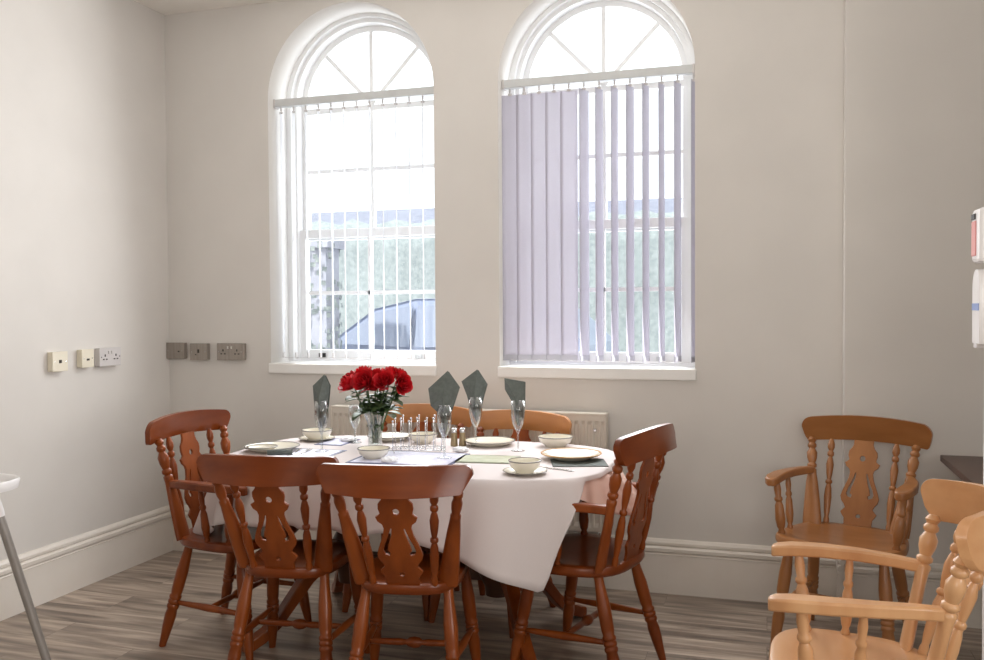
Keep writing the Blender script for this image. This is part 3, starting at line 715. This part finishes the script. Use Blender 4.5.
# folded napkin under the right plate
bm = bmesh.new(); box(bm, -.10, .12, -.085, .085, 0, .0035); o = link('folded_napkin', bm, M['napkin'], bevel=.001)
o.location = (-.735, 3.51, TS); o.rotation_euler = (0, 0, .30); tag(o, 'dark grey folded napkin under the large plate at right', 'napkin')
bpy.data.objects['folded_napkin'].location.z = TS-.0002
for q in bpy.data.objects:
    if q.get('label', '').startswith('large cream plate with ochre rim at the table right'): q.location.z = TS+.0036
def cutlery(kind, loc, rz, label, z=.0):
    t = thing(kind, label, kind, (loc[0], loc[1], TS+z), rz, 'cutlery on the table')
    bm = bmesh.new(); box(bm, -.006, .006, -.10, -.005, 0, .004); link('handle', bm, M['steel'], t, bevel=.0018)
    bm = bmesh.new()
    if kind == 'knife':
        box(bm, -.007, .007, -.006, .10, .001, .0026)
    else:
        box(bm, -.003, .003, -.006, .045, .001, .0035); box(bm, -.011, .011, .043, .055, .001, .004)
        for x in (-.0095, -.0032, .0032, .0095): box(bm, x-.0016, x+.0016, .055, .095, .001, .003)
    link('blade' if kind == 'knife' else 'tines', bm, M['steel'], t, bevel=.0008)
cutlery('knife', (-1.965, 3.435), .25, 'steel knife lying right of the left end plate', .0032)
cutlery('fork', (-1.92, 3.44), .25, 'steel fork lying right of the left end plate', .0032)
cutlery('knife', (-.80, 3.36), 1.2, 'steel knife lying between the nearest bowl and right plate')
# dark rolled napkin beside the left plate
bm = bmesh.new(); tube(bm, [(-.05, 0, .012), (0, .004, .013), (.055, 0, .012)], [.011, .012, .011], 10); o = link('rolled_napkin', bm, M['napkin'], smooth=True)
o.location = (-1.99, 3.345, TS+.003); o.rotation_euler = (0, 0, .5); tag(o, 'dark rolled napkin beside the left end plate', 'napkin')
# crumpled tissues
def tissue(loc, s, label, seed):
    random.seed(seed); bm = bmesh.new(); bmesh.ops.create_icosphere(bm, subdivisions=3, radius=1)
    for v in bm.verts:
        k = 1 + .22*sin(7*v.co.x+seed)*cos(6*v.co.y) + random.uniform(-.10, .10)
        v.co = Vector((v.co.x*s*k, v.co.y*s*.8*k, max(0, v.co.z*s*.34*k+s*.30)))
    o = link('crumpled_tissue', bm, M['paper'], smooth=False); o.location = (loc[0], loc[1], TS); tag(o, label, 'tissue')
tissue((-1.47, 3.33), .036, 'crumpled white tissue right of the bowl before the vase', 3)
tissue((-1.89, 3.80), .040, 'crumpled white tissue left of the vase near the clear glass', 5)
tissue((-1.28, 3.66), .034, 'crumpled white tissue between wire rack and far plate', 8)

# champagne flutes
def flute(loc, label, h=.222, r=.029, dz=0):
    t = thing('champagne_flute', label, 'glass', (loc[0], loc[1], TS+dz), 0, 'champagne flutes on the table')
    bm = bmesh.new(); lathe(bm, [(0, 0), (.030, 0), (.031, .0015), (.012, .004), (.0045, .010), (.0042, h*.34), (0, h*.36)], 28); link('stem', bm, M['glass'], t, smooth=True)
    bm = bmesh.new(); lathe(bm, [(.0040, h*.34), (.010, h*.40), (r*.80, h*.52), (r*1.08, h*.68), (r*1.08, h*.80), (r, h), (r-.0012, h), (r*1.08-.0014, h*.80), (r*1.06-.0014, h*.68), (r*.76, h*.53), (.007, h*.41), (0, h*.385)], 32); link('cup', bm, M['glass'], t, smooth=True)
    bm = bmesh.new(); lathe(bm, [(r-.0016, h+.0004), (r+.0004, h+.0004), (r+.0004, h-.0010), (r-.0016, h-.0010), (r-.0016, h+.0004)], 32); link('rim', bm, M['steel'], t, smooth=True)
    return t
def napkin(loc, rz, pts, label, zb, half=False):
    """folded napkin standing in a glass: front and rear layers with creases; pts = silhouette (x, z) from zb"""
    t = thing('table_napkin', label, 'napkin', (loc[0], loc[1], zb), rz, 'grey napkins standing in the glasses')
    cx = sum(p[0] for p in pts)/len(pts)
    for layer, (sc, dy, sh) in enumerate(((1.0, -.004, 0), (.93, .005, .006))):
        bm = bmesh.new(); P = [Vector((p[0]*sc*1.12+sh, dy, p[1]*(1 if layer == 0 else .985)*1.18)) for p in pts]
        top = max(range(len(P)), key=lambda i: P[i].z)
        low = min(range(len(P)), key=lambda i: P[i].z)
        zc = (P[top].z*.58+P[low].z*.42)
        mid = bm.verts.new((cx*.7+P[low].x*.3+(.004 if layer else -.004), dy + (-.034 if layer == 0 else .024), zc))
        vs = [bm.verts.new(p) for p in P]
        for i in range(len(vs)): bm.faces.new((vs[i], vs[(i+1) % len(vs)], mid))
        o = link('fold', bm, M['napkin'], t); sd = o.modifiers.new('th', 'SOLIDIFY'); sd.thickness = .0022; sd.offset = 0
    bm = bmesh.new()   # creased overlap flap on the front
    a = P[0]; q = [Vector((p[0]*1.12, -.010, p[1]*1.18)) for p in pts]
    k = len(q); v = [bm.verts.new(q[low]*.55+q[(low+1) % k]*.45+Vector((0, -.002, 0))), bm.verts.new(q[(low+2) % k]*.82+q[low]*.18), bm.verts.new(q[top]*.45+q[low]*.35+q[(low+2) % k]*.20+Vector((0, -.006, 0)))]
    bm.faces.new(v); o = link('flap', bm, M['napkin'], t); sd = o.modifiers.new('th', 'SOLIDIFY'); sd.thickness = .0018
    return t
yaw = .30
G = [((-1.865, 3.49), [(-.001, .0), (.013, .035), (.026, .090), (.034, .160), (.014, .200), (-.031, .158), (-.026, .080), (-.010, .030)], 'tall dark grey napkin in the glass left of the roses'),
     ((-1.285, 3.47), [(.002, .0), (.013, .060), (.028, .085), (.058, .165), (.014, .222), (-.058, .160), (-.050, .100), (-.020, .072), (-.012, .050)], 'broad diamond-shaped dark napkin in the glass at centre'),
     ((-1.27, 3.84), [(.004, .0), (.020, .050), (.030, .095), (.048, .150), (.008, .206), (-.056, .160), (-.034, .105), (-.018, .050)], 'pointed dark grey napkin in the glass behind the centre one'),
     ((-1.045, 3.75), [(.000, .0), (.020, .040), (.026, .085), (.028, .168), (-.052, .182), (-.050, .140), (-.020, .090), (-.012, .040)], 'flat-topped dark grey napkin in the rightmost glass')]
GL = ['flute with napkin standing left of the rose vase', 'flute with broad napkin right of the wire rack', 'flute with pointed napkin behind the centre flute', 'rightmost flute with flat-topped napkin behind the nearest bowl']
for (p, pts, lb), gl in zip(G, GL):
    flute(p, gl, dz=.003 if p[1] < 3.6 else 0)
    napkin(p, .30 + random.uniform(-.05, .05), pts, lb, TS+.105)
flute((-1.845, 3.78), 'empty flute standing behind and left of the rose vase', .175, .028)

# wire rack (chrome)
t = thing('wire_rack', 'chrome wire rack with upright ball-ended rods beside the vase', 'rack', (-1.455, 3.60, TS+.003), .30)
bm = bmesh.new()
for y in (-.05, .05): tube(bm, [(-.115, y, .012), (.115, y, .012)], .0022, 6)
for x in (-.115, .115): tube(bm, [(x, -.05, .012), (x, .05, .012)], .0022, 6)
for x in (-.1, .1):
    for y in (-.05, .05): tube(bm, [(x, y, .012), (x, y, 0)], .003, 6)
link('base_frame', bm, M['steel'], t, smooth=True)
for i in range(7):
    x = -.105 + i*.035
    bm = bmesh.new(); h = .135 + (.012 if i % 2 else 0)
    tube(bm, [(x, -.05, .012), (x, -.05, h)] , .0018, 6); tube(bm, [(x, .05, .012), (x, .05, h)], .0018, 6)
    tube(bm, [(x, -.05, h-.012), (x, .05, h-.012)], .0016, 6)
    for y in (-.05, .05): bmesh.ops.create_icosphere(bm, subdivisions=2, radius=.0052, matrix=Matrix.Translation((x, y, h+.003)))
    link('divider', bm, M['steel'], t, smooth=True)
for y in (-.03, .03):
    bm = bmesh.new()
    for i in range(9):
        x = -.10+i*.025; pts = [(x+.010*cos(2*pi*k/10), y+.010*sin(2*pi*k/10), .018) for k in range(11)]; tube(bm, pts, .0014, 5)
    link('scroll_wire', bm, M['steel'], t, smooth=True)
# salt and pepper mills
for i, (px, py, lb) in enumerate(((-1.36, 3.80, 'small metal salt shaker behind the centre flute, left one'), (-1.325, 3.815, 'small metal pepper shaker behind the centre flute, right one'))):
    t = thing('shaker', lb, 'shaker', (px, py, TS), 0, 'salt and pepper shakers')
    bm = bmesh.new(); lathe(bm, [(0, 0), (.016, 0), (.017, .004), (.014, .04), (.012, .062), (0, .062)], 24); link('body', bm, M['brass'], t, smooth=True, autos=50)
    bm = bmesh.new(); lathe(bm, [(0, .062), (.013, .062), (.0135, .074), (.009, .082), (0, .084)], 24); link('cap', bm, M['steel'], t, smooth=True, autos=50)

# ------------------------------------------------------------ vase of roses
VX, VY = -1.705, 3.70
t = thing('flower_vase', 'clear glass vase holding the red roses', 'vase', (VX, VY, TS))
bm = bmesh.new(); lathe(bm, [(0, 0), (.030, 0), (.032, .004), (.031, .05), (.035, .10), (.053, .150), (.066, .165), (.0645, .1655), (.0515, .150), (.0330, .10), (.0285, .05), (.028, .014), (0, .012)], 40); link('body', bm, M['vase'], t, smooth=True)
def rose(head, tilt, r, seed, label):
    random.seed(seed); head = Vector(head)
    t = thing('rose', label, 'rose', (VX, VY, TS), 0, 'red roses in the vase')
    h = head - Vector((VX, VY, TS))
    ax = Vector(tilt).normalized(); x = ax.orthogonal().normalized(); y = ax.cross(x)
    bm = bmesh.new()
    N = 26
    for i in range(N):
        f = i/(N-1); a = i*2.399+random.uniform(-.2, .2)
        R = r*(.10+.95*f**.75); wid = (1.7 if f < .4 else 1.15)+random.uniform(-.1, .1)
        hh = r*(1.40-.40*f); openness = .04+.38*f*f
        g = []
        for u in range(7):
            row = []
            uu = u/6*2-1
            for v in range(6):
                vv = v/5
                aa = a + uu*wid*.5*(.55+.45*sin(pi*min(1, vv*.75+.2)))
                rad = R*(.25+.75*sin(vv*pi*.5)) + R*openness*max(0, vv-.70)*1.1
                z = -r*.55 + hh*vv*(1-.13*uu*uu) - r*openness*max(0, vv-.8)*1.0
                rad += random.uniform(-.0006, .0006)
                row.append(bm.verts.new(h + x*rad*cos(aa) + y*rad*sin(aa) + ax*z))
            g.append(row)
        for u in range(6):
            for v in range(5): bm.faces.new((g[u][v], g[u+1][v], g[u+1][v+1], g[u][v+1]))
    o = link('bloom', bm, M['rose'], t, smooth=True)
    bm = bmesh.new()
    neck = h - ax*r*.55; base = Vector((random.uniform(-.012, .012), random.uniform(-.012, .012), .018))
    mouth = Vector((h.x*.42, h.y*.42, .15))
    pts = [base, base.lerp(mouth, .5), mouth, mouth.lerp(neck, .55)+Vector((0, 0, .004)), neck]
    tube(bm, pts, .0036, 7); lathe(bm, [(0, 0)], 6) if False else None
    link('stem', bm, M['stem'], t, smooth=True)
    for q in range(11):
        f = (.15, .32, .48, .62, .78, .30, .02, .22, .36, .52, .08)[q]; c = mouth.lerp(neck, f) if q != 5 else base.lerp(mouth, .6)
        ang = random.uniform(0, 2*pi); L = random.uniform(.055, .080) if q != 5 else .03
        dr = Vector((cos(ang), sin(ang), random.uniform(-.30, .45))).normalized(); sd = dr.cross(Vector((0, 0, 1))).normalized(); up = sd.cross(dr)
        bm = bmesh.new(); rows = []
        for k in range(7):
            s = k/6; wv = L*.36*sin(pi*(s*.93+.04))**.8; cc = c + dr*L*s + up*(-.012*s*s)*1.6
            rows.append([bm.verts.new(cc - sd*wv + up*wv*.25), bm.verts.new(cc), bm.verts.new(cc + sd*wv + up*wv*.25)])
        for a_, b_ in zip(rows, rows[1:]):
            for i in range(2): bm.faces.new((a_[i], a_[i+1], b_[i+1], b_[i]))
        o = link('leaf', bm, M['leaf'], t, smooth=True); o.modifiers.new('th', 'SOLIDIFY').thickness = .0008
    return t
def at(px, py, Y):   # design-time placement of a bloom: image column/row at depth Y (room coordinates)
    u, v = (px-492)/889.9, (330-py)/889.9
    dx, dy, dz = -.2958+.9553*u-.006*v, .9549+.2957*u+.02*v, -.0247-.006*u+v
    return (dx/dy*Y, Y, CAMZ+dz/dy*Y)
R_ = [((349, 383), 3.66, (-.55, -.5, .55), .043, 'left front red rose, large and facing left'), ((364, 382), 3.63, (-.1, -.9, .45), .040, 'red rose facing the viewer at front left of bunch'),
      ((363, 373), 3.74, (-.2, -.1, 1), .036, 'red rose at the back left of the bunch'), ((384, 382), 3.64, (.15, -.8, .6), .038, 'red rose at the front centre of the bunch'),
      ((378, 375), 3.76, (.0, .2, 1), .034, 'red rose at the back centre of the bunch'), ((391, 374), 3.72, (.25, -.1, 1), .036, 'highest red rose right of centre in the bunch'),
      ((402, 384), 3.66, (.75, -.5, .15), .036, 'rightmost red rose drooping over the side'), ((400, 376), 3.74, (.6, .1, .7), .034, 'red rose at back right above the drooping one'),
      ((374, 386), 3.68, (0, -.5, .8), .032, 'low red rose tucked in the middle of the bunch')]
for i, (p, Y, tl, r, lb) in enumerate(R_): rose(at(p[0], p[1], Y), tl, r*1.22, 20+i, lb)

# ------------------------------------------------------------ high chair at the left edge
HXc, HYc = -2.965, 2.47
t = thing('high_chair', 'white plastic high chair with grey metal legs at left edge', 'high chair', (HXc, HYc, 0), 0)
bm = bmesh.new(); g = []
lp = []
for i in range(40):
    a = 2*pi*i/40; e = 3.5; r = (abs(cos(a))**e+abs(sin(a))**e)**(-1/e); lp.append((.235*r*cos(a), .19*r*sin(a)))
for s, z in ((0, .732), (.88, .732), (.93, .755), (.98, .758), (1, .750), (.97, .720), (.90, .718), (0, .720)):
    g.append([bm.verts.new((x*s, y*s+.12, z)) for x, y in lp] if s else [bm.verts.new((0, .12, z))])
for a_, b_ in zip(g, g[1:]):
    for i in range(40):
        j = (i+1) % 40
        if len(a_) == 1: bm.faces.new((a_[0], b_[j], b_[i]))
        elif len(b_) == 1: bm.faces.new((a_[i], a_[j], b_[0]))
        else: bm.faces.new((a_[i], a_[j], b_[j], b_[i]))
link('tray', bm, M['white_plastic'], t, smooth=True, autos=60)
bm = bmesh.new(); cols = []
for k, (y, z, hw) in enumerate(((.06, .55, .14), (.0, .535, .15), (-.10, .53, .15), (-.17, .56, .15), (-.195, .65, .15), (-.205, .78, .14), (-.21, .80, .12))):
    cols.append([bm.verts.new((-hw, y, z)), bm.verts.new((hw, y, z))])
for a_, b_ in zip(cols, cols[1:]): bm.faces.new((a_[0], a_[1], b_[1], b_[0]))
for sx in (-1, 1):
    vs = [bm.verts.new((sx*.15, y, z)) for y, z in ((.10, .535), (.10, .69), (-.20, .69), (-.19, .60), (-.12, .525))]
    bm.faces.new(vs)
o = link('seat_shell', bm, M['white_plastic'], t); o.modifiers.new('th', 'SOLIDIFY').thickness = .012
for sx in (-1, 1):
    for sy in (-1, 1):
        P0 = Vector((sx*.190, sy*.115+.03, .72)); P1 = Vector((sx*.335, sy*.235+.03, 0)); Pm = P0.lerp(P1, .13)
        bm = bmesh.new(); turn(bm, P0, Pm, [(0, .019), (.8, .020), (1, .018)], 14); lg = link('leg_socket', bm, M['white_plastic'], t, smooth=True, autos=40)
        bm = bmesh.new(); turn(bm, Pm, P1, [(0, .0165), (.5, .0165), (.97, .0155), (1, .0160)], 14); link('leg', bm, M['alu'], t, smooth=True, autos=40)

# ------------------------------------------------------------ dark side table at the right
t = thing('side_table', 'dark brown table against the back wall behind the right chairs', 'table', (1.20, 3.88, 0))
bm = bmesh.new(); box(bm, -.495, .50, -.34, .30, .735, .762); link('tabletop', bm, M['walnut'], t, bevel=.003)
for x in (-.22, .42):
    for y in (-.24, .25):
        bm = bmesh.new(); box(bm, x-.022, x+.022, y-.022, y+.022, 0, .735); link('leg', bm, M['black'], t, bevel=.003)
bm = bmesh.new(); box(bm, -.20, .40, -.25, -.23, .67, .735); box(bm, -.20, .40, .22, .24, .67, .735); link('apron', bm, M['walnut'], t)

# ------------------------------------------------------------ outside the windows
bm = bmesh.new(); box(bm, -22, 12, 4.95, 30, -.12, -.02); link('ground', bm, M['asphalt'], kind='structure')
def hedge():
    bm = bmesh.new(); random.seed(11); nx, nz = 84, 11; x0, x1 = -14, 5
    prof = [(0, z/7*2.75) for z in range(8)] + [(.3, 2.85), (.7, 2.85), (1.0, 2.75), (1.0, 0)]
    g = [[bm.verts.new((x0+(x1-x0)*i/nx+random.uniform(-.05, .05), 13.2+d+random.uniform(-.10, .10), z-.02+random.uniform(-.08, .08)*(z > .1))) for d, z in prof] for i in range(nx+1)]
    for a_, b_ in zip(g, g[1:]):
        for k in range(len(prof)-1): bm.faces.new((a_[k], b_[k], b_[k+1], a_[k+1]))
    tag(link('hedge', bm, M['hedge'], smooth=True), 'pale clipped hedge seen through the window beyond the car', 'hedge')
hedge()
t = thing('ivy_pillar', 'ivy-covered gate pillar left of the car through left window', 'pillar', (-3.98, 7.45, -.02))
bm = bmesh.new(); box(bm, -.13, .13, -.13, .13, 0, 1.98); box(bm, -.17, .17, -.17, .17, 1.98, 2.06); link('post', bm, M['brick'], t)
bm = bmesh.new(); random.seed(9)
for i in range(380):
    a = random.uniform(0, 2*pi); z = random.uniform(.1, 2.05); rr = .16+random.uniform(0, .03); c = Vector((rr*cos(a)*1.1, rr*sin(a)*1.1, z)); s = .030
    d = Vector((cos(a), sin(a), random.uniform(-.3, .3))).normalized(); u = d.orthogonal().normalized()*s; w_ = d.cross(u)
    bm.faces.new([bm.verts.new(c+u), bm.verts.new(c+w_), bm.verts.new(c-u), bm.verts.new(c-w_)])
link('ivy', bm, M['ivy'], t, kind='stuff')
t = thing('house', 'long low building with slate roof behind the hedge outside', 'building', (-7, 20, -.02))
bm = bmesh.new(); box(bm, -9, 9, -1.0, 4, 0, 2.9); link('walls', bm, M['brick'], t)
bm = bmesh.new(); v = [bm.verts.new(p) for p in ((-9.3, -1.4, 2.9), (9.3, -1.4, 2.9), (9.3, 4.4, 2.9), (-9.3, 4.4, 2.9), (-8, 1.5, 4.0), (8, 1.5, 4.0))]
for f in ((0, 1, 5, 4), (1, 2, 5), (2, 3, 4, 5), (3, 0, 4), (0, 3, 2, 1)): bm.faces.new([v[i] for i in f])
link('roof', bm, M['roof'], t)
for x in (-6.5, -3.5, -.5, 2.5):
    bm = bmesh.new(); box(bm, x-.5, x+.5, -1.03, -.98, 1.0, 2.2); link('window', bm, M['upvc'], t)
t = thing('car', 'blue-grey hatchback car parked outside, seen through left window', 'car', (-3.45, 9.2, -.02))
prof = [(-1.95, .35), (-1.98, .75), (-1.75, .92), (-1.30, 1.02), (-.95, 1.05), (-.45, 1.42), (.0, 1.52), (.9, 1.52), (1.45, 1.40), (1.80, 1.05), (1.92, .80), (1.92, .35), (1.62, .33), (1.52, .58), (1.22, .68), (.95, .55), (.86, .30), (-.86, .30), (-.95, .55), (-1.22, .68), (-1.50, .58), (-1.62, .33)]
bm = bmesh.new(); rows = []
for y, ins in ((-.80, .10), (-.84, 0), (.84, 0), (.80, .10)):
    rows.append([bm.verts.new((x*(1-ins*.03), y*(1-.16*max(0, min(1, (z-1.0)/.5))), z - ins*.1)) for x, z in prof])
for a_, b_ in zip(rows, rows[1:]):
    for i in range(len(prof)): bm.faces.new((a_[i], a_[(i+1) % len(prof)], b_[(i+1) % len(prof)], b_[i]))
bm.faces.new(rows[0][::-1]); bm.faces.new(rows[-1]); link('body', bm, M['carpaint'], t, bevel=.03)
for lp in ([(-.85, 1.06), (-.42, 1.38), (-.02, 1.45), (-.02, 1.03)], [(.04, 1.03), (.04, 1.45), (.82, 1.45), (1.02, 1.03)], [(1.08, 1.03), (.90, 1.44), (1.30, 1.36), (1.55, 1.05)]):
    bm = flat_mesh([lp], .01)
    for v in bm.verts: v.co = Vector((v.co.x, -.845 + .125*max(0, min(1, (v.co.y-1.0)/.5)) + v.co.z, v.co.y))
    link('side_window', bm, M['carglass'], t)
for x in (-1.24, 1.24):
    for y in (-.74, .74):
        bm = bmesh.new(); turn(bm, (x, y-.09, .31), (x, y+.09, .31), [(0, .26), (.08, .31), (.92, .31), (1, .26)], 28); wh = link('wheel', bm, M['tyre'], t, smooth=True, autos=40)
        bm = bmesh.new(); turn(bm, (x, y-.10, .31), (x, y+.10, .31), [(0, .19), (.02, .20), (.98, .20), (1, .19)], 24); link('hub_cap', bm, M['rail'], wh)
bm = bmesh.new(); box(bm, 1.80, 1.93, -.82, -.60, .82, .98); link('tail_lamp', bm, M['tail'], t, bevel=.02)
